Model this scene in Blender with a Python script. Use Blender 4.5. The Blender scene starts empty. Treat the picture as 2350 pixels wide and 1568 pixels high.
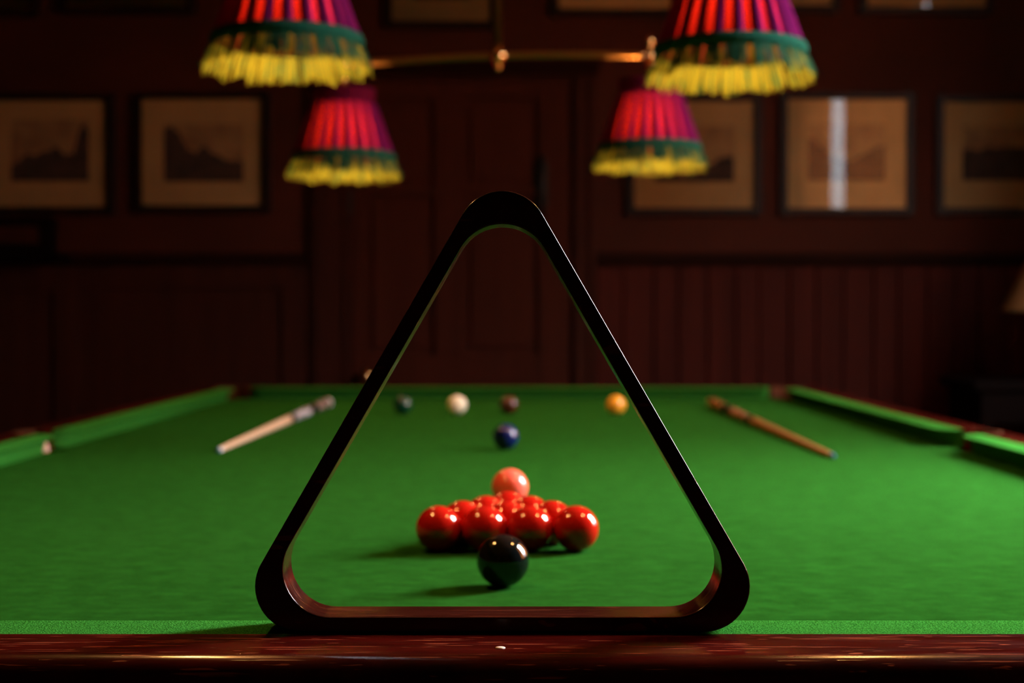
import bpy, bmesh, math, random
from mathutils import Vector, Matrix
random.seed(7)
PI = math.pi
sc = bpy.context.scene
C = sc.collection

# ------------------------------------------------------------ camera
F = 3264.0                       # focal length in pixels of the 2350 px wide frame (50 mm)
CZ = 1.13
PITCH = math.atan(57 / F)
cd = bpy.data.cameras.new('camera'); cam = bpy.data.objects.new('camera', cd); C.objects.link(cam)
cd.lens = 50.0; cd.sensor_width = 2350 * 50.0 / F
cd.clip_start = 0.02
cam.location = (0, 0, CZ)
cam.rotation_euler = (PI / 2 - PITCH, 0, 0)
cd.dof.use_dof = True; cd.dof.focus_distance = 1.045; cd.dof.aperture_fstop = 5.2
sc.camera = cam

# ------------------------------------------------------------ light and exposure
w = bpy.data.worlds.new('sky'); sc.world = w; w.use_nodes = True
bg = w.node_tree.nodes['Background']
bg.inputs[1].default_value = 1.0
# hazy sky: dark ground, pale horizon, a bright veil of cloud around 12-30 degrees, calmer above
_nt = w.node_tree; _tc = _nt.nodes.new('ShaderNodeTexCoord'); _sx = _nt.nodes.new('ShaderNodeSeparateXYZ')
_cr = _nt.nodes.new('ShaderNodeValToRGB'); _sc = _nt.nodes.new('ShaderNodeVectorMath'); _sc.operation = 'SCALE'
_nt.links.new(_tc.outputs['Generated'], _sx.inputs[0]); _nt.links.new(_sx.outputs['Z'], _cr.inputs[0])
SKY = 105.0
_e = _cr.color_ramp.elements; _e[0].position = 0.0; _e[0].color = (.007, .008, .007, 1); _e[1].position = 1.0; _e[1].color = (1.7, 1.9, 2.1, 1)
for _p, _c in ((.02, (.075, .078, .080)), (.05, (.110, .115, .120)), (.20, (.12, .125, .135)), (.31, (.75, .85, .95)), (.50, (1.1, 1.25, 1.4)), (.75, (1.6, 1.8, 2.0))):
    _k = _e.new(_p); _k.color = (*_c, 1)
# the cloud veil glows round the hidden sun, about 40 degrees round from the window's normal
def _m(op, a, b):
    n = _nt.nodes.new('ShaderNodeMath'); n.operation = op
    for i, q in enumerate((a, b)):
        if isinstance(q, (int, float)): n.inputs[i].default_value = q
        else: _nt.links.new(q, n.inputs[i])
    return n.outputs[0]
_dot = _m('ADD', _m('MULTIPLY', _sx.outputs['X'], .766), _m('MULTIPLY', _sx.outputs['Y'], .643))
_hor = _m('SQRT', _m('SUBTRACT', 1.0001, _m('MULTIPLY', _sx.outputs['Z'], _sx.outputs['Z'])), 0)
_c4 = _m('POWER', _m('MAXIMUM', _m('DIVIDE', _dot, _hor), 0.0), 4.0)
_low = _m('MAXIMUM', _m('MULTIPLY', _m('SUBTRACT', _sx.outputs['Z'], .15), 8.0), 0.0); _low = _m('MINIMUM', _low, 1.0)
_gl = _m('ADD', 1.0, _m('MULTIPLY', _low, _m('SUBTRACT', _m('MULTIPLY', _c4, 1.45), .72)))
_nt.links.new(_cr.outputs[0], _sc.inputs[0]); _nt.links.new(_m('MULTIPLY', _gl, SKY), _sc.inputs['Scale']); _nt.links.new(_sc.outputs[0], bg.inputs[0])
sc.view_settings.view_transform = 'Standard'; sc.view_settings.look = 'None'
sc.view_settings.gamma = 1; sc.view_settings.exposure = 0.0
sc.view_settings.use_curve_mapping = False
sc.cycles.use_denoising = True
sc.cycles.max_bounces = 8; sc.cycles.diffuse_bounces = 5; sc.cycles.glossy_bounces = 4
sc.cycles.transmission_bounces = 6; sc.cycles.transparent_max_bounces = 12
sc.cycles.sample_clamp_indirect = 4.0
sc.cycles.caustics_reflective = False; sc.cycles.caustics_refractive = False
BULB = 490.0                     # lamp bulb radiance

# window in the right wall: daylight portal fills the opening
WX, WY0, WY1, WZ0, WZ1 = 2.28, 1.65, 4.35, 1.12, 2.95
pl = bpy.data.lights.new('daylight_portal', 'AREA'); pl.shape = 'RECTANGLE'
pl.size = WZ1 - WZ0; pl.size_y = WY1 - WY0; pl.cycles.is_portal = True
po = bpy.data.objects.new('daylight_portal', pl); C.objects.link(po)
po.location = (WX + 0.09, (WY0 + WY1) / 2, (WZ0 + WZ1) / 2); po.rotation_euler = (0, PI / 2, 0)

def P(px, py, Y):
    """world point at depth Y seen at photo pixel px,py"""
    a = (px - 1175) / F; b = (784 - py) / F
    d = Vector((a, math.cos(PITCH) + b * math.sin(PITCH), -math.sin(PITCH) + b * math.cos(PITCH)))
    d *= Y / d.y
    return Vector((d.x, d.y, CZ + d.z))

# ------------------------------------------------------------ helpers
def tag(o, label=None, cat=None, group=None, kind=None):
    if label: o['label'] = label
    if cat: o['category'] = cat
    if group: o['group'] = group
    if kind: o['kind'] = kind
    return o

def empty(name, loc, label, cat, group=None, rz=0):
    o = bpy.data.objects.new(name, None); C.objects.link(o)
    o.location = loc; o.rotation_euler = (0, 0, rz)
    o.empty_display_size = 0.05
    return tag(o, label, cat, group)

class MB:
    def __init__(s): s.v = []; s.f = []; s.m = []; s.sm = []
    def add(s, vs, fs, mi=0, smooth=False):
        k = len(s.v); s.v += [tuple(v) for v in vs]
        s.f += [tuple(i + k for i in f) for f in fs]; s.m += [mi] * len(fs); s.sm += [smooth] * len(fs)
        return s
    def box(s, x0, x1, y0, y1, z0, z1, mi=0):
        v = [(x, y, z) for x in (x0, x1) for y in (y0, y1) for z in (z0, z1)]
        f = [(0, 1, 3, 2), (4, 6, 7, 5), (0, 4, 5, 1), (2, 3, 7, 6), (0, 2, 6, 4), (1, 5, 7, 3)]
        return s.add(v, f, mi)
    def lathe(s, prof, n=32, c=(0, 0, 0), mi=0, smooth=True, wob=None, cap=True, close=False):
        vs = []; fs = []
        for r, z in prof:
            for i in range(n):
                a = 2 * PI * i / n; rr = r * (wob(a, z) if wob else 1)
                vs.append((c[0] + rr * math.cos(a), c[1] + rr * math.sin(a), c[2] + z))
        for j in range(len(prof) - 1):
            for i in range(n):
                k = (i + 1) % n
                fs.append((j * n + i, j * n + k, (j + 1) * n + k, (j + 1) * n + i))
        if cap and prof[0][0] > 1e-6: fs.append(tuple(range(n))[::-1])
        if cap and prof[-1][0] > 1e-6: fs.append(tuple(range((len(prof) - 1) * n, len(prof) * n)))
        return s.add(vs, fs, mi, smooth)
    def tube(s, pts, r, n=10, mi=0, cap=True, smooth=True):
        pts = [Vector(p) for p in pts]; m = len(pts)
        rs = r if isinstance(r, (list, tuple)) else [r] * m
        vs = []; fs = []
        t0 = (pts[1] - pts[0]).normalized()
        up = Vector((0, 0, 1)) if abs(t0.z) < .9 else Vector((1, 0, 0))
        for i, p in enumerate(pts):
            t = (pts[min(i + 1, m - 1)] - pts[max(i - 1, 0)]).normalized()
            a = t.cross(up).normalized(); b = a.cross(t).normalized(); up = b
            for k in range(n):
                q = 2 * PI * k / n
                vs.append(p + (a * math.cos(q) + b * math.sin(q)) * rs[i])
        for j in range(m - 1):
            for i in range(n):
                k = (i + 1) % n
                fs.append((j * n + i, j * n + k, (j + 1) * n + k, (j + 1) * n + i))
        if cap: fs.append(tuple(range(n))[::-1]); fs.append(tuple(range((m - 1) * n, m * n)))
        return s.add(vs, fs, mi, smooth)
    def build(s, name, mats, parent=None, loc=None, bevel=None, seg=3, fix=True):
        me = bpy.data.meshes.new(name); me.from_pydata(s.v, [], s.f)
        for p, mi, sm in zip(me.polygons, s.m, s.sm): p.material_index = mi; p.use_smooth = sm
        for m in (mats if isinstance(mats, (list, tuple)) else [mats]): me.materials.append(m)
        if fix:
            bm = bmesh.new(); bm.from_mesh(me)
            bmesh.ops.remove_doubles(bm, verts=bm.verts, dist=1e-6)
            bmesh.ops.recalc_face_normals(bm, faces=bm.faces); bm.to_mesh(me); bm.free()
        o = bpy.data.objects.new(name, me); C.objects.link(o)
        if parent: o.parent = parent
        if loc is not None: o.location = loc
        if bevel:
            b = o.modifiers.new('bevel', 'BEVEL'); b.width = bevel; b.segments = seg; b.limit_method = 'ANGLE'
            b.angle_limit = math.radians(40); b.harden_normals = False
        return o

def copy_tree(o, parent=None):
    c = o.copy(); C.objects.link(c); c.parent = parent
    for ch in list(o.children): copy_tree(ch, c)
    return c

# ------------------------------------------------------------ materials
def mat(name, col, rough=.5, metal=0., spec=.5, coat=0., coat_rough=.05, sheen=0., emit=None, es=0.):
    m = bpy.data.materials.new(name); m.use_nodes = True
    b = m.node_tree.nodes['Principled BSDF']
    b.inputs['Base Color'].default_value = (*col, 1); b.inputs['Roughness'].default_value = rough
    b.inputs['Metallic'].default_value = metal; b.inputs['Specular IOR Level'].default_value = spec
    b.inputs['Coat Weight'].default_value = coat; b.inputs['Coat Roughness'].default_value = coat_rough
    b.inputs['Sheen Weight'].default_value = sheen
    if emit: b.inputs['Emission Color'].default_value = (*emit, 1); b.inputs['Emission Strength'].default_value = es
    return m

def N(m, t, **kw):
    n = m.node_tree.nodes.new(t)
    for k, v in kw.items():
        if k.startswith('i_'): n.inputs[k[2:].replace('_', ' ')].default_value = v
        else: setattr(n, k, v)
    return n
def L(m, a, b): m.node_tree.links.new(a, b)

def noise_color(m, c1, c2, scale=(1, 1, 1), nscale=5., detail=4., lo=.35, hi=.65, rough=.55):
    tc = N(m, 'ShaderNodeTexCoord'); mp = N(m, 'ShaderNodeMapping'); mp.inputs['Scale'].default_value = scale
    nz = N(m, 'ShaderNodeTexNoise'); nz.inputs['Scale'].default_value = nscale; nz.inputs['Detail'].default_value = detail
    nz.inputs['Roughness'].default_value = rough
    cr = N(m, 'ShaderNodeValToRGB'); cr.color_ramp.elements[0].position = lo; cr.color_ramp.elements[1].position = hi
    cr.color_ramp.elements[0].color = (*c1, 1); cr.color_ramp.elements[1].color = (*c2, 1)
    L(m, tc.outputs['Object'], mp.inputs[0]); L(m, mp.outputs[0], nz.inputs['Vector']); L(m, nz.outputs[0], cr.inputs[0])
    L(m, cr.outputs[0], m.node_tree.nodes['Principled BSDF'].inputs['Base Color'])
    return tc, nz, cr

def bump(m, scale=(1, 1, 1), nscale=100., strength=.2, dist=.001, detail=3.):
    tc = N(m, 'ShaderNodeTexCoord'); mp = N(m, 'ShaderNodeMapping'); mp.inputs['Scale'].default_value = scale
    nz = N(m, 'ShaderNodeTexNoise'); nz.inputs['Scale'].default_value = nscale; nz.inputs['Detail'].default_value = detail
    b = N(m, 'ShaderNodeBump'); b.inputs['Strength'].default_value = strength; b.inputs['Distance'].default_value = dist
    L(m, tc.outputs['Object'], mp.inputs[0]); L(m, mp.outputs[0], nz.inputs['Vector']); L(m, nz.outputs[0], b.inputs['Height'])
    L(m, b.outputs[0], m.node_tree.nodes['Principled BSDF'].inputs['Normal'])
    return b

felt = mat('green_baize', (.03, .2, .03), .95, spec=.0, sheen=.0)
felt.node_tree.nodes['Principled BSDF'].inputs['Sheen Tint'].default_value = (.3, .9, .3, 1)
noise_color(felt, (.0088, .048, .0050), (.0150, .086, .0094), (1, 1.6, 1), 34., 7., .34, .66, .75)
bump(felt, (1, 1, 1), 900., .8, .0009, 2.)
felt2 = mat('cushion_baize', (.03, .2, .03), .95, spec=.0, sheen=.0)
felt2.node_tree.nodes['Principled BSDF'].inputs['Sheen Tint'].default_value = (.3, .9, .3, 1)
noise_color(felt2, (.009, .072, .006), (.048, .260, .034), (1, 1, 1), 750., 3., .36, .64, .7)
bump(felt2, (1, 1, 1), 800., 1.0, .0022, 3.)

def wood(name, c1, c2, rough, axis, grain=18., spec=.5, coat=0.):
    m = mat(name, c1, rough, spec=spec, coat=coat)
    s = [grain, grain, grain]; s[axis] = grain / 14
    noise_color(m, c1, c2, s, 1.6, 6., .3, .72)
    return m
wall_paint = mat('oxblood_wall_paint', (.06, .014, .008), .75, spec=.04)
noise_color(wall_paint, (.038, .0120, .0070), (.060, .0165, .0095), (1, 1, 1), 1.3, 4.)
panel_mat = wood('dark_mahogany_panelling', (.030, .009, .0055), (.045, .013, .0075), .6, 2, 12, .03)
board_mat = wood('mahogany_boarding', (.038, .0085, .0055), (.062, .0125, .0080), .6, 2, 6, .03)
door_mat = wood('mahogany_door', (.040, .0105, .0055), (.054, .0135, .0075), .6, 2, 10, .03)
trim_mat = wood('dark_trim_wood', (.012, .004, .002), (.020, .006, .003), .6, 0, 10, .03)
frame_mat = mat('black_frame_wood', (.008, .004, .003), .45, spec=.15)
furn = mat('ebonised_furniture', (.004, .002, .0015), .6, spec=.02)
leather_dark = mat('near_black_leather', (.012, .008, .007), .45, spec=.4)
floor_mat = wood('dark_oak_floor', (.05, .022, .012), (.09, .04, .02), .4, 1, 10)
ceil_mat = mat('aged_ceiling_plaster', (.30, .20, .12), .9)
black = mat('black_lacquer', (.006, .006, .006), .3)
brass = mat('polished_brass', (.85, .55, .22), .18, 1.0)
dull_brass = mat('tarnished_brass', (.55, .33, .13), .32, 1.0)
bar_m = mat('browned_brass', (.42, .22, .08), .34, 1.0)
bronze = mat('dark_bronze', (.16, .09, .04), .3, 1.0)
iron = mat('dark_iron', (.02, .018, .016), .5, .6)
pocket_leather = mat('tan_pocket_leather', (.06, .020, .008), .75, spec=.05)
net_mat = mat('pocket_net_cord', (.35, .30, .2), .8)

# rail mahogany with scratches
rail_mat = mat('scratched_mahogany_rail', (.10, .008, .004), .2, spec=.22)
def rail_nodes(m, c1, c2, scr=1.0):
    nt = m.node_tree; b = nt.nodes['Principled BSDF']
    tc, nz, cr = noise_color(m, c1, c2, (5, 60, 30), 1.5, 7., .3, .7, .65)
    # long fine scratches mostly along x: thin stripes of stretched noise
    def scratches(rot, sc_, thr):
        mp = N(m, 'ShaderNodeMapping'); mp.inputs['Scale'].default_value = sc_; mp.inputs['Rotation'].default_value = (0, 0, rot)
        z = N(m, 'ShaderNodeTexNoise'); z.inputs['Scale'].default_value = 1.; z.inputs['Detail'].default_value = 2.
        L(m, tc.outputs['Object'], mp.inputs[0]); L(m, mp.outputs[0], z.inputs['Vector'])
        r = N(m, 'ShaderNodeValToRGB'); r.color_ramp.elements[0].position = thr; r.color_ramp.elements[1].position = thr + .02
        L(m, z.outputs[0], r.inputs[0]); return r.outputs[0]
    a = scratches(.04, (9, 420, 60), .665); c = scratches(-.15, (16, 380, 60), .68); d = scratches(1.2, (30, 300, 60), .70)
    mx = N(m, 'ShaderNodeMath', operation='MAXIMUM'); mx2 = N(m, 'ShaderNodeMath', operation='MAXIMUM')
    L(m, a, mx.inputs[0]); L(m, c, mx.inputs[1]); L(m, mx.outputs[0], mx2.inputs[0]); L(m, d, mx2.inputs[1])
    # scratched lacquer shows the paler wood below
    mix = N(m, 'ShaderNodeMix', data_type='RGBA'); mix.inputs[7].default_value = (.30, .07, .03, 1)
    ms = N(m, 'ShaderNodeMath', operation='MULTIPLY'); ms.inputs[1].default_value = .8 * scr; L(m, mx2.outputs[0], ms.inputs[0])
    L(m, ms.outputs[0], mix.inputs[0]); L(m, cr.outputs[0], mix.inputs[6]); L(m, mix.outputs[2], b.inputs['Base Color'])
    # patchy polish
    z = N(m, 'ShaderNodeTexNoise'); z.inputs['Scale'].default_value = 1.2; z.inputs['Detail'].default_value = 6.
    mp = N(m, 'ShaderNodeMapping'); mp.inputs['Scale'].default_value = (12, 90, 90)
    L(m, tc.outputs['Object'], mp.inputs[0]); L(m, mp.outputs[0], z.inputs['Vector'])
    mr = N(m, 'ShaderNodeMapRange'); mr.inputs[1].default_value = .3; mr.inputs[2].default_value = .7
    mr.inputs[3].default_value = .13; mr.inputs[4].default_value = .25
    L(m, z.outputs[0], mr.inputs[0]); L(m, mr.outputs[0], b.inputs['Roughness'])
    bp = N(m, 'ShaderNodeBump'); bp.inputs['Strength'].default_value = .2; bp.inputs['Distance'].default_value = .0008
    ad = N(m, 'ShaderNodeMath', operation='SUBTRACT'); L(m, z.outputs[0], ad.inputs[0]); L(m, mx2.outputs[0], ad.inputs[1])
    L(m, ad.outputs[0], bp.inputs['Height']); L(m, bp.outputs[0], b.inputs['Normal'])
rail_nodes(rail_mat, (.020, .0012, .0006), (.060, .0030, .0014))
rack_mat = mat('dark_mahogany_rack', (.03, .006, .004), .22, spec=.24)
rail_nodes(rack_mat, (.018, .003, .0018), (.038, .006, .003), .4)

def ball_mat(name, col, rough=.015):
    m = mat(name, col, rough, spec=.5)
    return m
def thin_cloth(name, col, trans, tcol=None, lining=None):
    """woven cloth: diffuse on the outside, lets part of the light through"""
    m = bpy.data.materials.new(name); m.use_nodes = True; nt = m.node_tree
    nt.nodes.remove(nt.nodes['Principled BSDF']); out = nt.nodes['Material Output']
    d = N(m, 'ShaderNodeBsdfDiffuse'); t = N(m, 'ShaderNodeBsdfTranslucent'); x = N(m, 'ShaderNodeMixShader')
    d.inputs[0].default_value = (*col, 1); t.inputs[0].default_value = (*(tcol or col), 1); x.inputs[0].default_value = trans
    if lining:      # the inner face is lined in another colour
        ge = N(m, 'ShaderNodeNewGeometry'); mc = N(m, 'ShaderNodeMix', data_type='RGBA')
        mc.inputs[6].default_value = (*col, 1); mc.inputs[7].default_value = (*lining, 1)
        L(m, ge.outputs['Backfacing'], mc.inputs[0]); L(m, mc.outputs[2], d.inputs[0])
    L(m, d.outputs[0], x.inputs[1]); L(m, t.outputs[0], x.inputs[2]); L(m, x.outputs[0], out.inputs[0])
    return m

# ------------------------------------------------------------ room
BY = 6.10; LX = -2.75; RX = WX; FY = -1.9; CH = 3.3
def struct(o, label=None): return tag(o, label, kind='structure')
struct(MB().box(LX - .2, RX + .2, FY - .2, BY + .2, -.1, 0).build('floor', floor_mat), 'dark oak board floor')
struct(MB().box(LX - .2, RX + .2, FY - .2, BY + .2, CH, CH + .1).build('ceiling', ceil_mat), 'plain plaster ceiling')
struct(MB().box(LX - .2, LX, FY - .2, BY + .2, 0, CH).build('wall_left', wall_paint), 'dark red left wall')
struct(MB().box(LX, RX, FY - .2, FY, 0, CH).build('wall_front', wall_paint), 'dark red wall behind the camera')
struct(MB().box(LX, RX, BY, BY + .2, 0, CH).build('wall_back', wall_paint), 'dark oxblood painted back wall hung with framed prints')
b = MB()
b.box(RX, RX + .06, FY - .2, WY0, 0, CH); b.box(RX, RX + .06, WY1, BY + .2, 0, CH)
b.box(RX, RX + .06, WY0, WY1, 0, WZ0); b.box(RX, RX + .06, WY0, WY1, WZ1, CH)
struct(b.build('wall_right', wall_paint), 'dark red right wall with a tall window')

white_paint = mat('cream_window_paint', (.6, .52, .4), .5)
glass = bpy.data.materials.new('clear_glass'); glass.use_nodes = True
nt = glass.node_tree; nt.nodes.remove(nt.nodes['Principled BSDF'])
g = N(glass, 'ShaderNodeBsdfGlossy'); g.inputs['Roughness'].default_value = .0
t = N(glass, 'ShaderNodeBsdfTransparent'); fr = N(glass, 'ShaderNodeFresnel'); fr.inputs[0].default_value = 1.5
x = N(glass, 'ShaderNodeMixShader'); L(glass, fr.outputs[0], x.inputs[0]); L(glass, t.outputs[0], x.inputs[1]); L(glass, g.outputs[0], x.inputs[2])
L(glass, x.outputs[0], nt.nodes['Material Output'].inputs[0])

win = struct(empty('window_1', (RX, (WY0 + WY1) / 2, WZ0), None, None), 'tall sash window in the right wall')
b = MB(); hy = (WY1 - WY0) / 2; hz = WZ1 - WZ0
b.box(.02, .055, -hy, -hy + .03, 0, hz); b.box(.02, .055, hy - .04, hy, 0, hz)
b.box(.02, .055, -hy + .03, hy - .04, 0, .05); b.box(.02, .055, -hy + .03, hy - .04, hz - .05, hz)
b.build('window_frame', white_paint, win)
MB().box(.03, .05, .02, .05, .05, hz - .05).build('sash_bar', white_paint, win)
MB().add([(.028, -hy + .03, .05), (.028, hy - .04, .05), (.028, hy - .04, hz - .05), (.028, -hy + .03, hz - .05)], [(0, 1, 2, 3)]).build('window_pane', glass, win)
MB().box(-.06, 0, -hy - .05, hy + .05, -.04, 0).build('window_sill', white_paint, win)

cur_mat = thin_cloth('amber_curtain_cloth', (.35, .13, .04), .30, (.80, .24, .055))
def curtain(y0, y1, label):
    n = 90; vs = []; fs = []
    for i in range(n + 1):
        y = y0 + (y1 - y0) * i / n; xo = RX - .10 + .03 * math.sin(i * .85) + .008 * math.sin(i * 2.3)
        vs += [(xo, y, .05), (xo * 1 + .004 * math.sin(i), y, WZ1 + .10)]
    for i in range(n): fs.append((2 * i, 2 * i + 2, 2 * i + 3, 2 * i + 1))
    o = MB().add(vs, fs, smooth=True).build('curtain', cur_mat)
    return tag(o, label, 'curtain', 'curtains at the right window')
curtain(2.89, 4.22, 'amber curtain drawn across the far half of the window')
curtain(1.30, 2.33, 'amber curtain gathered at the near side of the window')
t_ = empty('curtain_rod', (RX - .10, 2.85, WZ1 + .13), 'brass curtain rod above the right window', 'curtain rod')
MB().tube([(0, -1.65, 0), (0, 1.6, 0)], .014).build('rod', brass, t_)
for yy in (-1.67, 1.62):
    MB().lathe([(.001, -.025), (.02, -.015), (.025, 0), (.02, .015), (.001, .025)], 16, (0, yy, 0)).build('finial', brass, t_)
for yy in (-1.6, 1.55):
    MB().box(0, .10, yy - .01, yy + .01, -.012, .012).build('bracket', brass, t_)

# --- back wall woodwork
WF = BY                                     # wall face
def bx(px): return (px - 1175) / F * WF     # photo column -> x on the back wall
def bz(py): return P(1175, py, WF).z
# dado rail and boarding right of the door
dz = bz(597)
def profile_rail(x0, x1, z, name, m, dep=.035, h=.06):
    b = MB(); pr = [(0, -h / 2), (dep * .5, -h / 2), (dep * .7, -h / 4), (dep, 0), (dep, h / 4), (dep * .6, h / 2), (0, h / 2)]
    n = len(pr); vs = [(x, WF - d, z + q) for x in (x0, x1) for d, q in pr]
    fs = [(i, (i + 1) % n, n + (i + 1) % n, n + i) for i in range(n)] + [tuple(range(n)), tuple(range(n, 2 * n))[::-1]]
    b.add(vs, fs); return struct(b.build(name, m))
profile_rail(bx(1368), RX, dz, 'trim_1', trim_mat)
profile_rail(LX, bx(703), dz, 'trim_2', trim_mat)
b = MB(); x = bx(1368); k = 0
ws = [.115, .13, .105, .125, .12, .10, .13, .115]
while x < RX - .01:
    wd = min(ws[k % 8], RX - x); d = .016 + .003 * ((k * 37) % 3)
    b.box(x + .0035, x + wd - .0035, WF - d, WF, .14, dz - .03); x += wd; k += 1
struct(b.build('wall_back_boarding', board_mat, bevel=.004), 'vertical mahogany boarding below the dado on the right').name = 'trim_3'
b = MB()
b.box(LX, bx(703), WF - .012, WF, .14, dz - .03)
x0 = LX + .1
for xa, xb in ((LX, LX + .12), (bx(155) - .05, bx(155) + .05), (bx(703) - .10, bx(703))):
    b.box(xa, xb, WF - .026, WF - .012, .14, dz - .03)
b.box(LX + .12, bx(155) - .05, WF - .026, WF - .012, dz - .13, dz - .03); b.box(bx(155) + .05, bx(703) - .10, WF - .026, WF - .012, dz - .12, dz - .03)
struct(b.build('trim_4', panel_mat, bevel=.005), 'plain mahogany panelling below the dado on the left')
struct(MB().box(LX, bx(703), WF - .03, WF, 0, .14).build('baseboard_left', trim_mat, bevel=.006))
struct(MB().box(bx(1368), RX, WF - .03, WF, 0, .14).build('baseboard_right', trim_mat, bevel=.006))
# door surround
ztop = bz(186)
b = MB()
b.box(bx(712), bx(806), WF - .03, WF, 0, ztop); b.box(bx(1312), bx(1366), WF - .03, WF, 0, ztop)
b.box(bx(712), bx(1366), WF - .03, WF, ztop, ztop + .02)
b.box(bx(725), bx(735), WF - .042, WF - .03, 0, ztop); b.box(bx(792), bx(802), WF - .042, WF - .03, 0, ztop)
b.box(bx(1318), bx(1326), WF - .042, WF - .03, 0, ztop); b.box(bx(1352), bx(1362), WF - .042, WF - .03, 0, ztop)
struct(b.build('trim_5', panel_mat, bevel=.004), 'mahogany architrave around the door')
b = MB(); b.box(bx(706), bx(1372), WF - .06, WF, ztop + .02, ztop + .055); b.box(bx(700), bx(1378), WF - .075, WF, ztop + .055, ztop + .075)
struct(b.build('trim_6', trim_mat, bevel=.006), 'narrow cornice over the door')
# door leaf with four sunk panels
dr = struct(empty('door_1', (bx(1055), WF, 0), None, None), 'dark mahogany four panel door in the back wall')
ox = bx(1055)
xs = [bx(812), bx(834), bx(996), bx(1060), bx(1238), bx(1304)]; zs = [0.01, bz(880), bz(815), bz(445), bz(437) + .05, bz(228), ztop - .004]
b = MB()
def db(xa, xb, za, zb, d0=0.0, d1=.028): b.box(xa - ox, xb - ox, -d1, -d0, za, zb)
xs = [bx(810), bx(838), bx(998), bx(1062), bx(1236), bx(1306)]
zl0, zl1, zu0, zu1 = bz(815), bz(450), bz(432), bz(228)
db(xs[0], xs[5], .01, ztop - .004, 0, .010)
db(xs[0], xs[1], .01, ztop - .004, .010, .028); db(xs[4], xs[5], .01, ztop - .004, .010, .028); db(xs[2], xs[3], zl0, ztop - .004, .010, .028)
for xa, xb in ((xs[1], xs[2]), (xs[3], xs[4])):
    db(xa, xb, zl1, zu0, .010, .028); db(xa, xb, zu1, ztop - .004, .010, .028)
db(xs[1], xs[4], .01, zl0, .010, .028)
b.build('door_leaf', door_mat, dr, bevel=.006)
for xa, xb in ((xs[1], xs[2]), (xs[3], xs[4])):
    for za, zb in ((zl0, zl1), (zu0, zu1)):
        b = MB(); db(xa + .035, xb - .035, za + .035, zb - .035, .010, .020)
        b.build('door_panel', door_mat, dr, bevel=.008)
kp = P(846, 863, WF - .03)
kb = MB(); kb.lathe([(.026, 0), (.026, .004), (.010, .006), (.009, .030), (.022, .038), (.030, .052), (.026, .066), (.001, .072)], 24)
ko = kb.build('door_knob', brass, dr); ko.location = (kp.x - ox, -.028, kp.z); ko.rotation_euler = (PI / 2, 0, 0)
b = MB(); lx = bx(1245) - ox
b.box(lx - .022, lx + .022, -.042, -.028, bz(475), bz(372)); b.tube([(lx, -.05, bz(500)), (lx, -.05, bz(360))], .009)
b.build('door_bolt', iron, dr)
for zz in (.3, bz(465)):
    MB().box(bx(800) - ox, bx(812) - ox, -.036, -.0285, zz - .05, zz + .05).build('hinge', iron, dr)

# --- framed prints
mat_card = mat('aged_cream_mount', (.50, .34, .18), .9)
noise_color(mat_card, (.30, .185, .065), (.36, .22, .08), (1, 1, 1), 5., 3.)
print_sky = mat('faded_print_sky', (.34, .22, .12), .9)
noise_color(print_sky, (.17, .085, .035), (.28, .17, .065), (1, 1, 1), 9., 3.)
print_dark = mat('print_ink', (.035, .022, .018), .9)
noise_color(print_dark, (.010, .006, .005), (.045, .024, .014), (1, 1, 1), 14., 4.)
def picture(px0, px1, py0, py1, pr, sky, label):
    """mount rectangle px0..px1 x py0..py1; pr = print rectangle; sky = skyline heights 0..1 across the print"""
    a = P(px0, py1, WF); c = P(px1, py0, WF)
    cx = (a.x + c.x) / 2; W = (c.x - a.x) / 2; H = c.z - a.z
    r = empty('framed_print', (cx, WF, a.z - .03), label, 'picture', 'framed prints hung on the back wall')
    fw = .03; d = .028
    b = MB()
    b.box(-W - fw, -W, -d, 0, 0, H + 2 * fw); b.box(W, W + fw, -d, 0, 0, H + 2 * fw)
    b.box(-W, W, -d, 0, 0, fw); b.box(-W, W, -d, 0, H + fw, H + 2 * fw)
    b.build('frame', frame_mat, r, bevel=.005)
    MB().box(-W, W, -.012, 0, fw, H + fw).build('mount', mat_card, r)
    if pr:
        q0 = P(pr[0], pr[3], WF); q1 = P(pr[2], pr[1], WF)
        x0, x1 = q0.x - cx, q1.x - cx; z0, z1 = q0.z - a.z + fw, q1.z - a.z + fw
        b = MB(); b.box(x0, x1, -.0135, -.012, z0, z1)
        n = 60; vs = []; fs = []; rr = random.Random(px0)
        for i in range(n + 1):
            u = i / n; j = u * (len(sky) - 1); k = min(int(j), len(sky) - 2); h = sky[k] + (sky[k + 1] - sky[k]) * (j - k)
            h = max(.03, h + rr.uniform(-.03, .03)); xx = x0 + (x1 - x0) * u
            vs += [(xx, -.0142, z0), (xx, -.0142, z0 + (z1 - z0) * min(1, h))]
        for i in range(n): fs.append((2 * i, 2 * i + 2, 2 * i + 3, 2 * i + 1))
        b.add(vs, fs, 1)
        b.build('print', [print_sky, print_dark], r)
    MB().add([(-W, -.018, fw), (W, -.018, fw), (W, -.018, H + fw), (-W, -.018, H + fw)], [(0, 1, 2, 3)]).build('glass_pane', glass, r)
    return r
picture(-35, 250, 232, 475, (28, 275, 206, 417), [.25, .3, .45, .4, .5, .5, .55, .4, .45, .9, .85], 'framed landscape print at left picture edge of the lower row')
picture(328, 606, 229, 472, (378, 285, 560, 418), [.9, .95, .8, .55, .5, .62, .5, .45, .35, .35, .35], 'framed print with dark tree at left, second from left in lower row')
picture(1452, 1732, 234, 478, (1500, 290, 1684, 418), [.05, .1, .12, .15, .1, .12, .2, .3, .4, .45, .4], 'framed print partly hidden by a lampshade, right of the door')
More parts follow.
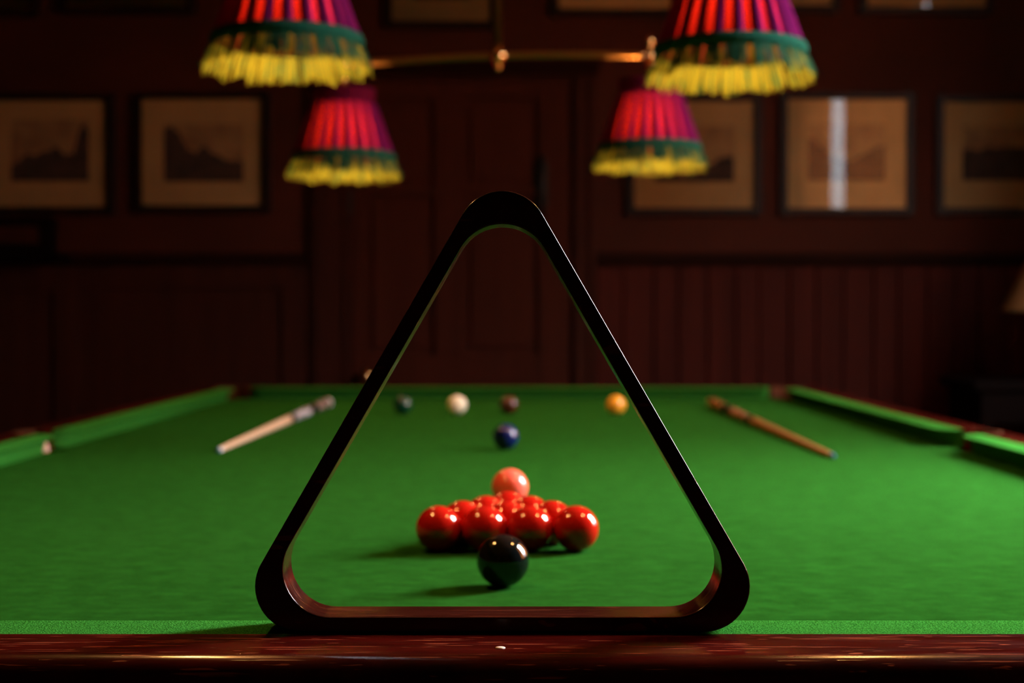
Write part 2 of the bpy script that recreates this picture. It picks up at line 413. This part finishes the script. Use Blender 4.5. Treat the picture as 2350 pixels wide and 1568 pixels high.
picture(1803, 2080, 230, 478, (1852, 285, 2030, 415), [.75, .7, .55, .45, .4, .35, .35, .45, .5, .6, .6], 'framed print with white window streak reflected in its glass')
picture(2160, 2440, 236, 477, (2206, 290, 2392, 415), [.55, .58, .55, .6, .6, .62, .6, .6, .58, .6, .55], 'framed print with long dark landscape, cut by right picture edge')
picture(-205, 76, -222, 22, None, None, 'framed print of upper row at top left picture corner')
picture(155, 433, -226, 18, None, None, 'framed print of upper row above the dark tree print')
picture(898, 1128, -190, 50, (950, -140, 1080, 0), [.4, .5, .4, .45, .4], 'lower hanging framed print of upper row above the door')
picture(1280, 1542, -222, 22, None, None, 'framed print of upper row between hanging post and right lampshade')
picture(1630, 1910, -228, 14, None, None, 'framed print of upper row behind the right front lampshade')
picture(1985, 2262, -224, 18, None, None, 'framed print of upper row at top right')

# --- dark wall cabinet with ledge at left (below the leftmost print)
c0 = P(-120, 597, WF - .14); c1 = P(108, 497, WF - .14)
cb = empty('scoreboard_cabinet', ((c0.x + c1.x) / 2, WF, c0.z), 'dark wooden wall cabinet with ledge under the leftmost print', 'cabinet')
W = (c1.x - c0.x) / 2; H = c1.z - c0.z
MB().box(-W, W, -.10, 0, .03, H).build('body', furn, cb, bevel=.005)
MB().box(-W + .05, W - .05, -.108, -.10, .07, H - .04).build('door', panel_mat, cb, bevel=.004)
MB().box(-W - .06, W + .05, -.16, 0, 0, .03).build('ledge', furn, cb, bevel=.004)

# ------------------------------------------------------------ snooker table
BZ = .86; TX = -.008; NY = 1.09; HL = 3.569 / 2; HW = .889; CY = NY + HL; CH_ = .037; CW = .050
tb = empty('snooker_table', (TX, CY, 0), 'full size snooker table with green cloth and mahogany rails', 'snooker table')
cen = [(-(HW + .028), -(HL + .028)), (HW + .028, -(HL + .028)), (HW + .052, 0), (HW + .028, HL + .028), (-(HW + .028), HL + .028), (-(HW + .052), 0)]
def bed():
    X, Y = HW + CW, HL + CW; r = .052
    segs = []
    def arc(c, a0, a1, r, n=14): return [(c[0] + r * math.cos(a0 + (a1 - a0) * i / n), c[1] + r * math.sin(a0 + (a1 - a0) * i / n)) for i in range(n + 1)]
    def corner(c, sx, sy):
        # arc of the fall, bulging into the table, from one edge line to the other
        q = []
        for i in range(40):
            a = 2 * PI * i / 40; p = (c[0] + r * math.cos(a), c[1] + r * math.sin(a))
            if abs(p[0]) < X - 1e-4 and abs(p[1]) < Y - 1e-4: q.append((a, p))
        # rotate so the sequence is continuous
        ang = math.atan2(-sy, -sx)
        q = sorted(q, key=lambda t: ((t[0] - ang + PI) % (2 * PI)) - PI)
        return [p for _, p in q]
    out = []
    # counter-clockwise outline; notch arcs run clockwise about the pocket centre
    out += corner(cen[0], -1, -1)[::-1]
    out += corner(cen[1], 1, -1)[::-1]
    m = [(cen[2][0] + .048 * math.cos(a), .048 * math.sin(a)) for a in [PI * 1.5 - PI * i / 14 for i in range(15)]]
    out += [p for p in m if p[0] < X] 
    out += corner(cen[3], 1, 1)[::-1]
    out += corner(cen[4], -1, 1)[::-1]
    m = [(cen[5][0] + .048 * math.cos(a), .048 * math.sin(a)) for a in [PI * .5 - PI * i / 14 for i in range(15)]]
    out += [p for p in m if p[0] > -X]
    bm = bmesh.new(); vs = [bm.verts.new((p[0], p[1], BZ)) for p in out]; f = bm.faces.new(vs)
    r_ = bmesh.ops.extrude_face_region(bm, geom=[f])
    for e in r_['geom']:
        if isinstance(e, bmesh.types.BMVert): e.co.z -= .045
    bmesh.ops.triangulate(bm, faces=[f for f in bm.faces if len(f.verts) > 4]); bmesh.ops.recalc_face_normals(bm, faces=bm.faces)
    me = bpy.data.meshes.new('bed_cloth'); bm.to_mesh(me); bm.free(); me.materials.append(felt)
    o = bpy.data.objects.new('bed_cloth', me); C.objects.link(o); o.parent = tb
bed()
def cushion(Ln, e0, e1, r0, r1, ox, oy, ang):
    """cushion of rail length Ln along local x, nose towards +y; e0/e1 straight-end offsets, r0/r1 jaw lengths"""
    prof = [(0.0, 1.0), (.92, 1.0), (.985, .985), (1.0, .93), (.97, .86), (.66, .62), (.50, .0)]   # (depth fraction, height fraction)
    st = []
    n = 9
    for i in range(n): a = PI / 2 * i / (n - 1); st.append((-Ln / 2 + e0 - r0 * math.cos(a), max(.03, math.sin(a))))
    for i in range(1, 12): st.append((-Ln / 2 + e0 + (Ln - e0 - e1) * i / 12, 1))
    for i in range(n): a = PI / 2 * (1 - i / (n - 1)); st.append((Ln / 2 - e1 + r1 * math.cos(a), max(.03, math.sin(a))))
    vs = []; fs = []; m = len(prof) + 1
    for x, dfr in st:
        for d, h in prof: vs.append((x, d * CW * dfr, BZ + h * CH_))
        vs.append((x, 0, BZ))
    for j in range(len(st) - 1):
        for i in range(m): fs.append((j * m + i, j * m + (i + 1) % m, (j + 1) * m + (i + 1) % m, (j + 1) * m + i))
    fs += [tuple(range(m)), tuple(range((len(st) - 1) * m, len(st) * m))[::-1]]
    o = MB().add(vs, fs).build('cushion', felt2, tb)
    me = o.data
    for p in me.polygons: p.use_smooth = True
    me.set_sharp_from_angle(angle=math.radians(35))
    o.location = (ox, oy, 0); o.rotation_euler = (0, 0, ang)
cushion(2 * HW, .075, .075, .045, .045, 0, -(HL + CW), 0)
cushion(2 * HW, .075, .075, .045, .045, 0, HL + CW, PI)
for s in (-1, 1):
    for q in (-1, 1):
        # long side halves, corner end and middle-pocket end
        if (s, q) in ((1, 1), (-1, -1)): e = (.104, .075, .052, .045)
        else: e = (.075, .104, .045, .052)
        if s == 1: cushion(HL, e[0], e[1], e[2], e[3], HW + CW, q * HL / 2, PI / 2)
        else: cushion(HL, e[0], e[1], e[2], e[3], -(HW + CW), q * HL / 2, -PI / 2)
RW = .078; RR = .020
def rail(Ln, ox, oy, ang):
    pr = [(0, BZ - .05), (0, BZ + CH_), (-(RW - RR), BZ + CH_)]
    for i in range(1, 11):
        a = PI / 2 * i / 10; pr.append((-(RW - RR) - RR * math.sin(a), BZ + CH_ - RR + RR * math.cos(a)))
    pr += [(-RW, BZ - .035), (-RW + .012, BZ - .045), (-RW + .012, BZ - .06), (-RW + .022, BZ - .075), (-RW + .022, BZ - .20), (-RW + .05, BZ - .20), (-RW + .05, BZ - .05)]
    n = len(pr); m = 2; vs = [(x, d, z) for x in (-Ln / 2, Ln / 2) for d, z in pr]
    fs = [(i, (i + 1) % n, n + (i + 1) % n, n + i) for i in range(n)] + [tuple(range(n)), tuple(range(n, 2 * n))[::-1]]
    o = MB().add(vs, fs).build('rail', rail_mat, tb, fix=True)
    for p in o.data.polygons: p.use_smooth = True
    o.data.set_sharp_from_angle(angle=math.radians(25))
    o.location = (ox, oy, 0); o.rotation_euler = (0, 0, ang)
    return o
near_rail = rail(2 * HW - .06, 0, -(HL + CW), 0)
rail(2 * HW - .06, 0, HL + CW, PI)
for s in (-1, 1):
    for q in (-1, 1): rail(HL - .085, s * (HW + CW), q * (HL / 2 + .0), PI / 2 * s)
# pockets: wooden surround, leather fall, net
for i, (cx, cy) in enumerate(cen):
    mid = i in (2, 5); r = .050
    sx = 1 if cx > 0 else -1; sy = 0 if mid else (1 if cy > 0 else -1)
    a0 = math.atan2(sy, sx); half = math.radians(88 if mid else 128)
    pk = empty('pocket', (cx, cy, BZ), None, None); pk.parent = tb
    def ring(r0, r1, z0, z1, n=22, hf=half):
        vs = []; fs = []
        for k in range(n + 1):
            a = a0 - hf + 2 * hf * k / n; c, s_ = math.cos(a), math.sin(a)
            vs += [(r0 * c, r0 * s_, z0), (r0 * c, r0 * s_, z1), (r1 * c, r1 * s_, z1), (r1 * c, r1 * s_, z0)]
        for k in range(n):
            for j in range(4): fs.append((4 * k + j, 4 * k + (j + 1) % 4, 4 * k + 4 + (j + 1) % 4, 4 * k + 4 + j))
        fs += [(0, 1, 2, 3), (4 * n + 3, 4 * n + 2, 4 * n + 1, 4 * n)]
        return MB().add(vs, fs)
    ring(r, r + .008, -.055, .0375, hf=half * .98).build('pocket_leather', pocket_leather, pk)
    ring(r + .0085, .10 if not mid else .075, -.055, .036, hf=half * (.72 if not mid else .95)).build('pocket_surround', rail_mat, pk, bevel=.008)
    nb = MB(); nb.lathe([(.047, -.05), (.050, -.09), (.052, -.13), (.045, -.17), (.025, -.195), (.008, -.205)], 16, cap=False)
    no = nb.build('pocket_net', net_mat, pk)
    wm = no.modifiers.new('wire', 'WIREFRAME'); wm.thickness = .0025
ls = [o for o in tb.children if o.name.startswith('pocket') and abs(o.location.y) < .01 and o.location.x < 0][0]
b = MB(); b.lathe([(.0005, .022), (.009, .021), (.015, .016), (.018, .006), (.018, -.03)], 20)
o = b.build('leather_lip', mat('pale_pocket_leather', (.55, .34, .24), .6), ls, loc=(.002, -.030, 0)); o.scale = (1.1, .7, 1)
o['label'] = 'pale worn leather lip of the pocket mouth'
# legs
for lx_ in (-.72, .72):
    for ly in (-1.62, -.56, .56, 1.62):
        b = MB(); b.lathe([(.05, 0), (.065, .01), (.065, .05), (.04, .07), (.05, .10), (.075, .20), (.085, .30), (.065, .42), (.045, .46), (.055, .49), (.075, .51), (.075, .54), (.08, .66), (.001, .66)], 24)
        b.build('leg', rail_mat, tb, loc=(lx_, ly, 0))
MB().box(-(HW + .02), HW + .02, -(HL + .02), HL + .02, BZ - .20, BZ - .05).build('slate_frame', furn, tb)
# small bone inlay on the near rail
ip = P(1148, 1486, .996)
b = MB(); b.lathe([(.0001, 0), (.0036, 0), (.0036, .0006), (.0001, .0007)], 20)
o = b.build('inlay_dot', mat('bone_inlay', (.62, .42, .30), .5), tb); o.location = (ip.x - TX, .996 - CY, BZ + CH_ - .0002)
o['label'] = 'small pale bone dot let into the near rail'

# ------------------------------------------------------------ rack triangle
def rounded_tri(half, base, rad, n=16):
    """equilateral outline in x,z: straight-side triangle with inradius-centre corners; base = z of the bottom line"""
    pts = []
    h = half * math.sqrt(3)
    V = [(half, base), (0, base + h), (-half, base)]     # sharp corners
    cs = []
    for k, (vx, vz) in enumerate(V):
        c = (0, base + h / 3)
        d = Vector((c[0] - vx, c[1] - vz)).normalized(); cs.append((vx + d.x * 2 * rad, vz + d.y * 2 * rad))
    st = [-PI / 2, PI / 6, PI * 5 / 6]
    for (cx, cz), a0 in zip(cs, st):
        for i in range(n + 1):
            a = a0 + (2 * PI / 3) * i / n; pts.append((cx + rad * math.cos(a), cz + rad * math.sin(a)))
    return pts
RY = 1.0425; S = F / RY
k3 = math.sqrt(3)
# outer sharp apex 105 px above the rounded top (y 443), bottom line y 1460
OH = (1460 - 338) / S; IH = (1425 - 410) / S
outer = rounded_tri(OH / k3, 0, .0336); inner = rounded_tri(IH / k3, .0112, .0352)
n = len(outer); D = .041
vs = [(x, 0, z) for x, z in outer] + [(x, 0, z) for x, z in inner] + [(x, D, z) for x, z in outer] + [(x, D, z) for x, z in inner]
fs = []
for i in range(n):
    j = (i + 1) % n
    fs += [(i, j, n + j, n + i), (2 * n + i, 3 * n + i, 3 * n + j, 2 * n + j), (i, 2 * n + i, 2 * n + j, j), (n + i, n + j, 3 * n + j, 3 * n + i)]
o = MB().add(vs, fs, 0, True).build('rack_triangle', rack_mat)
bv = o.modifiers.new('bevel', 'BEVEL'); bv.width = .0016; bv.segments = 3; bv.limit_method = 'ANGLE'; bv.angle_limit = math.radians(50)
o.data.set_sharp_from_angle(angle=math.radians(50))
o.location = ((1153 - 1175) / S, RY, BZ + CH_ + .0006)
tag(o, 'dark mahogany ball rack triangle standing upright on the near cushion', 'rack')

# ------------------------------------------------------------ balls
R = .02625
proto = None
def ball(x, y, m, label, group=None):
    global proto
    if proto is None:
        bm = bmesh.new(); bmesh.ops.create_uvsphere(bm, u_segments=64, v_segments=32, radius=R)
        proto = bm
    me = bpy.data.meshes.new('snooker_ball'); proto.to_mesh(me)
    for p in me.polygons: p.use_smooth = True
    me.materials.append(m)
    o = bpy.data.objects.new('snooker_ball', me); C.objects.link(o); o.location = (x, y, BZ + R)
    return tag(o, label, 'ball', group)
def bxw(px, Y): return (px - 1176) / F * Y
red = ball_mat('red_phenolic', (.43, .008, .004))
ball(bxw(1155, 1.417), 1.417, ball_mat('black_phenolic', (.004, .005, .005), .05), 'black ball nearest the camera, in front of the reds')
ball(bxw(1171, 2.03), 2.03, ball_mat('pink_phenolic', (.80, .11, .07)), 'pink ball standing just behind the pack of reds')
ball(bxw(1161, 2.88), 2.88, ball_mat('blue_phenolic', (.004, .008, .07)), 'dark blue ball alone at the middle of the table')
ball(bxw(1169, 3.925), 3.925, ball_mat('brown_phenolic', (.055, .014, .007)), 'brown ball straight behind the blue ball')
ball(bxw(925, 3.925), 3.925, ball_mat('green_phenolic', (.003, .040, .020)), 'dark green ball at the left of the far line of balls')
ball(bxw(1415, 3.925), 3.925, ball_mat('yellow_phenolic', (.84, .37, .03)), 'yellow ball at the right of the far line of balls')
ball(bxw(1050, 3.925), 3.925, ball_mat('ivory_phenolic', (.86, .77, .56)), 'white cue ball between the green and brown balls')
RX0 = -.0055
rows = [['red ball at the left end of the front row of four', 'red ball second from left in front row, behind black ball', 'red ball second from right in the front row of four', 'red ball at the right end of the front row of four'],
        ['red ball at the left of the second row of three', 'red ball in the middle of the second row of three', 'red ball at the right of the second row of three'],
        ['left red ball of the third row of two', 'right red ball of the third row of two'],
        ['single red ball at the back tip of the pack, before pink']]
for j, rw in enumerate(rows):
    for i, lb in enumerate(rw):
        ball(RX0 + (i - (len(rw) - 1) / 2) * .0527, 1.632 + j * .0457, red, lb, 'pack of ten red balls')

# ------------------------------------------------------------ cues
def cue(px0, px1, Y0, Y1, ms, label):
    r0, r1 = .0050, .0148
    A = Vector((bxw(px0, Y0), Y0, BZ + r0)); B = Vector((bxw(px1, Y1), Y1, BZ + r1))
    Ln = (B - A).length; d = (B - A).normalized()
    root = empty('snooker_cue', A, label, 'cue', 'cues lying on the cloth')
    root.rotation_mode = 'QUATERNION'; root.rotation_quaternion = d.to_track_quat('Z', 'Y')
    def rr(t): return r0 + (r1 - r0) * t ** .9
    def seg(name, t0, t1, m, k=1.0, n=8):
        b = MB(); b.lathe([(rr(t0 + (t1 - t0) * i / n) * k, Ln * (t0 + (t1 - t0) * i / n)) for i in range(n + 1)], 20)
        return b.build(name, m, root)
    seg('tip', 0, .006, ms['tip']); seg('ferrule', .006, .016, ms['ferrule'])
    seg('shaft', .016, .55, ms['shaft'], n=12); seg('joint_collar', .55, .595, black)
    seg('splice', .595, .755, ms['splice']); seg('lower_collar', .755, .84, black)
    seg('butt', .84, .985, ms['butt']); seg('butt_cap', .985, 1.0, ms['cap'])
    return root
chalk = mat('chalked_tip', (.02, .07, .12), .9); ferr = mat('white_ferrule', (.75, .78, .8), .4)
maple = wood('pale_maple', (.55, .36, .23), (.66, .46, .31), .35, 2, 30)
ash = wood('honey_ash', (.30, .12, .045), (.40, .17, .065), .35, 2, 30)
pearl = mat('pearl_inlay_splice', (.45, .45, .50), .25); noise_color(pearl, (.20, .16, .18), (.62, .64, .70), (60, 60, 12), 1.2, 3.)
rose = mat('rosewood_splice', (.40, .16, .10), .25); noise_color(rose, (.22, .07, .04), (.55, .26, .17), (60, 60, 12), 1.2, 3.)
cue(500, 752, 2.81, 4.21, dict(tip=chalk, ferrule=ferr, shaft=maple, splice=pearl, butt=mat('greyed_butt', (.20, .15, .14), .25), cap=ferr),
    'pale maple cue with silvery splice lying on the left of the cloth')
cue(1914, 1634, 2.70, 4.23, dict(tip=chalk, ferrule=mat('brass_ferrule', (.3, .2, .1), .4), shaft=ash, splice=rose, butt=mat('amber_butt', (.30, .12, .04), .25), cap=dull_brass),
    'honey brown ash cue lying on the right of the cloth')

# ------------------------------------------------------------ pendant lights
bulb_mat = mat('glowing_bulb', (0, 0, 0), 1, spec=0, emit=(1.0, .465, .135), es=BULB)
silk = thin_cloth('crimson_silk', (.17, .012, .10), .046, (.80, .03, .02), (.02, .004, .003))
fold = thin_cloth('crimson_silk_folded_double', (.13, .008, .075), .0008, (.5, .01, .03), (.02, .004, .003))
collar_m = thin_cloth('crimson_gathered_silk', (.10, .006, .03), .006)
trim_m = thin_cloth('dark_green_braid', (.014, .085, .055), .004, None, (.006, .010, .006))
fringe_m = thin_cloth('green_silk_fringe', (.012, .075, .042), .012, (.16, .20, .04))
gold_m = thin_cloth('gold_thread_underfringe', (.125, .150, .022), .08, (.22, .24, .03))
def make_shade():
    root = bpy.data.objects.new('lamp_shade', None); C.objects.link(root); root.empty_display_size = .05
    # pleated silk
    NP = 22; b = MB(); hts = [(.142, .062), (.131, .090), (.118, .130), (.105, .170), (.095, .200), (.089, .218)]
    ring = []
    for r, z in hts:
        row = []
        for p in range(NP):
            a = 2 * PI * p / NP; da = 2 * PI / NP
            for fa, fr_ in ((0, .98), (.22, .98), (.42, .985), (.58, 1.07), (.78, 1.085), (.92, 1.05)):
                row.append((r * fr_ * math.cos(a + fa * da), r * fr_ * math.sin(a + fa * da), z))
        ring.append(row)
    vs = [v for row in ring for v in row]; m = 6 * NP
    for j in range(len(ring) - 1):
        for i in range(m):
            k = (i + 1) % m
            b.add([], []); b.f.append((j * m + i, j * m + k, (j + 1) * m + k, (j + 1) * m + i)); b.m.append(0 if i % 6 in (0, 1) else 1); b.sm.append(True)
    b.v = vs
    b.build('pleated_silk', [silk, fold], root, fix=False)
    b = MB(); wv = lambda a, z: 1 + .018 * math.sin(a * 40)
    b.lathe([(.088, .216), (.086, .224), (.091, .240), (.092, .262)], 160, wob=wv, cap=False)
    b.build('gathered_collar', collar_m, root)
    b = MB(); wv = lambda a, z: 1 + .006 * math.sin(a * 60)
    b.lathe([(.148, .050), (.153, .054), (.154, .064), (.150, .074), (.145, .076)], 180, wob=wv, cap=False)
    b.build('braid_trim', trim_m, root)
    rr = random.Random(3)
    def strands(NSx, dr, base, gaps, skip, mname, m_):
        b = MB()
        for i in range(NSx):
            a = 2 * PI * (i + rr.uniform(-.4, .4)) / NSx
            if gaps and math.sin(a * 23 + 1.3 * math.sin(a * 5)) > .72 and rr.random() < .85: continue
            if rr.random() < skip * (1 + .6 * math.sin(a * 19 + 2) + .6 * math.sin(a * 33)): continue
            ln = base + rr.uniform(-.009, .003) + .003 * math.sin(a * 13) + .003 * math.sin(a * 29 + 1)
            tw = rr.uniform(-.035, .035); wd = rr.uniform(.0022, .0042); fl = rr.uniform(.022, .032) * ln / .056
            vs = []
            for q in range(5):
                u = q / 4; r = .149 + dr + fl * (u ** .75); aa = a + tw * u * u; z = .056 - ln * u
                h = wd * (1 + .5 * u) / r / 2
                vs += [(r * math.cos(aa - h), r * math.sin(aa - h), z), (r * math.cos(aa + h), r * math.sin(aa + h), z)]
            b.add(vs, [(2 * q, 2 * q + 1, 2 * q + 3, 2 * q + 2) for q in range(4)])
        b.build(mname, m_, root, fix=False)
    strands(330, 0, .046, True, 0, 'fringe', fringe_m)
    strands(250, -.006, .054, False, .18, 'gold_underfringe', gold_m)
    b = MB(); b.lathe([(.001, -.030), (.014, -.027), (.025, -.015), (.030, 0), (.026, .016), (.016, .034), (.013, .045)], 20, (0, 0, .125))
    b.build('bulb', bulb_mat, root)
    b = MB(); b.lathe([(.013, .150), (.018, .152), (.018, .20), (.008, .21), (.008, .255), (.020, .262), (.024, .270), (.012, .280), (.010, .300), (.018, .308), (.018, .316), (.008, .324), (.007, .335)], 20)
    for k in range(3):
        a = 2 * PI * k / 3 + .4; b.tube([(.01 * math.cos(a), .01 * math.sin(a), .262), (.05 * math.cos(a), .05 * math.sin(a), .266), (.088 * math.cos(a), .088 * math.sin(a), .258)], .0025, 6)
    b.build('gallery', brass, root)
    return root
shade0 = make_shade(); first = [True]
def pendant(Y, left, right, post_px, label, post_x=None):
    """left/right: world rim-centre points of the two shades"""
    cx = post_x if post_x is not None else (post_px - 1175) / F * Y
    zb = (left.z + right.z) / 2 + .345
    root = empty('pendant_light', (cx, Y, zb), label, 'pendant light', 'two-shade pendant lights over the table')
    # bar, slightly arched
    A = Vector((left.x - cx, 0, left.z + .333 - zb)); B = Vector((right.x - cx, 0, right.z + .333 - zb)); pts = []
    for i in range(25):
        u = i / 24; p = A.lerp(B, u); p.z += .012 * math.sin(PI * u) + .002; pts.append(p)
    MB().tube(pts, .0095, 12).build('crossbar', bar_m, root)
    for q in (A, B):
        MB().lathe([(.002, -.02), (.013, -.014), (.017, 0), (.013, .014), (.006, .020), (.006, .030), (.012, .038), (.012, .048), (.002, .060)], 18, (q.x, 0, q.z)).build('end_finial', brass, root)
    b = MB(); b.lathe([(.004, -.045), (.012, -.036), (.008, -.028), (.022, -.015), (.027, 0), (.020, .016), (.010, .024), (.006, .028)], 22, (0, 0, A.lerp(B, abs(A.x) / (B.x - A.x)).z + .014))
    b.build('centre_boss', brass, root)
    z0 = A.lerp(B, abs(A.x) / (B.x - A.x)).z + .036
    MB().tube([(0, 0, z0), (0, 0, CH - zb - .03)], .0115, 14).build('post', bronze, root)
    MB().lathe([(.02, -.07), (.05, -.05), (.065, -.02), (.07, 0)], 28, (0, 0, CH - zb)).build('ceiling_rose', dull_brass, root)
    for s, q in ((0, left), (1, right)):
        if first[0]: sh = shade0; first[0] = False
        else: sh = copy_tree(shade0)
        sh.parent = root; sh.location = (q.x - cx, 0, q.z - zb); sh.rotation_euler = (0, 0, q.x * 3 + Y)
    return root
pendant(2.875, P(660, 166, 2.875), P(1675, 190, 2.875), 1150, 'front two-shade brass pendant with large crimson fringed shades')
pendant(4.19, P(789, 411, 4.19), P(1491, 390, 4.19), 1143, 'rear two-shade brass pendant with smaller looking crimson fringed shades')
pendant(1.60, Vector((-.45, 1.6, 1.63)), Vector((.50, 1.6, 1.63)), 1150, 'nearest two-shade brass pendant hanging above the near end of the table')

# ------------------------------------------------------------ table lamp on console at right
cY = 5.35
ct = P(2235, 871, cY)
tt = empty('console_table', (1.96, cY, 0), 'dark console table against the right end of the back wall', 'table')
x0 = P(2195, 870, cY).x - 1.96
MB().box(x0, .30, -.22, .22, ct.z - .03, ct.z).build('tabletop', furn, tt, bevel=.004)
MB().box(x0 + .03, .28, -.20, .20, ct.z - .15, ct.z - .03).build('apron', furn, tt)
for xx in (x0 + .05, .26):
    for yy in (-.18, .18): MB().box(xx - .02, xx + .02, yy - .02, yy + .02, 0, ct.z - .15).build('leg', furn, tt)
sb = P(2300, 714, cY); lp = empty('table_lamp', (sb.x + .20, cY, ct.z), 'unlit table lamp with plain tan shade cut by right picture edge', 'lamp')
zs_ = sb.z - ct.z
MB().lathe([(.11, 0), (.11, .02), (.07, .03), (.10, .08), (.115, .12), (.09, .18), (.035, .23), (.018, .25), (.018, zs_ + .10), (.001, zs_ + .10)], 28).build('lamp_base', furn, lp)
tan = thin_cloth('tan_parchment', (.20, .10, .035), .08)
MB().lathe([(.20, zs_), (.088, zs_ + .215)], 40, cap=False).build('lamp_shade', tan, lp)
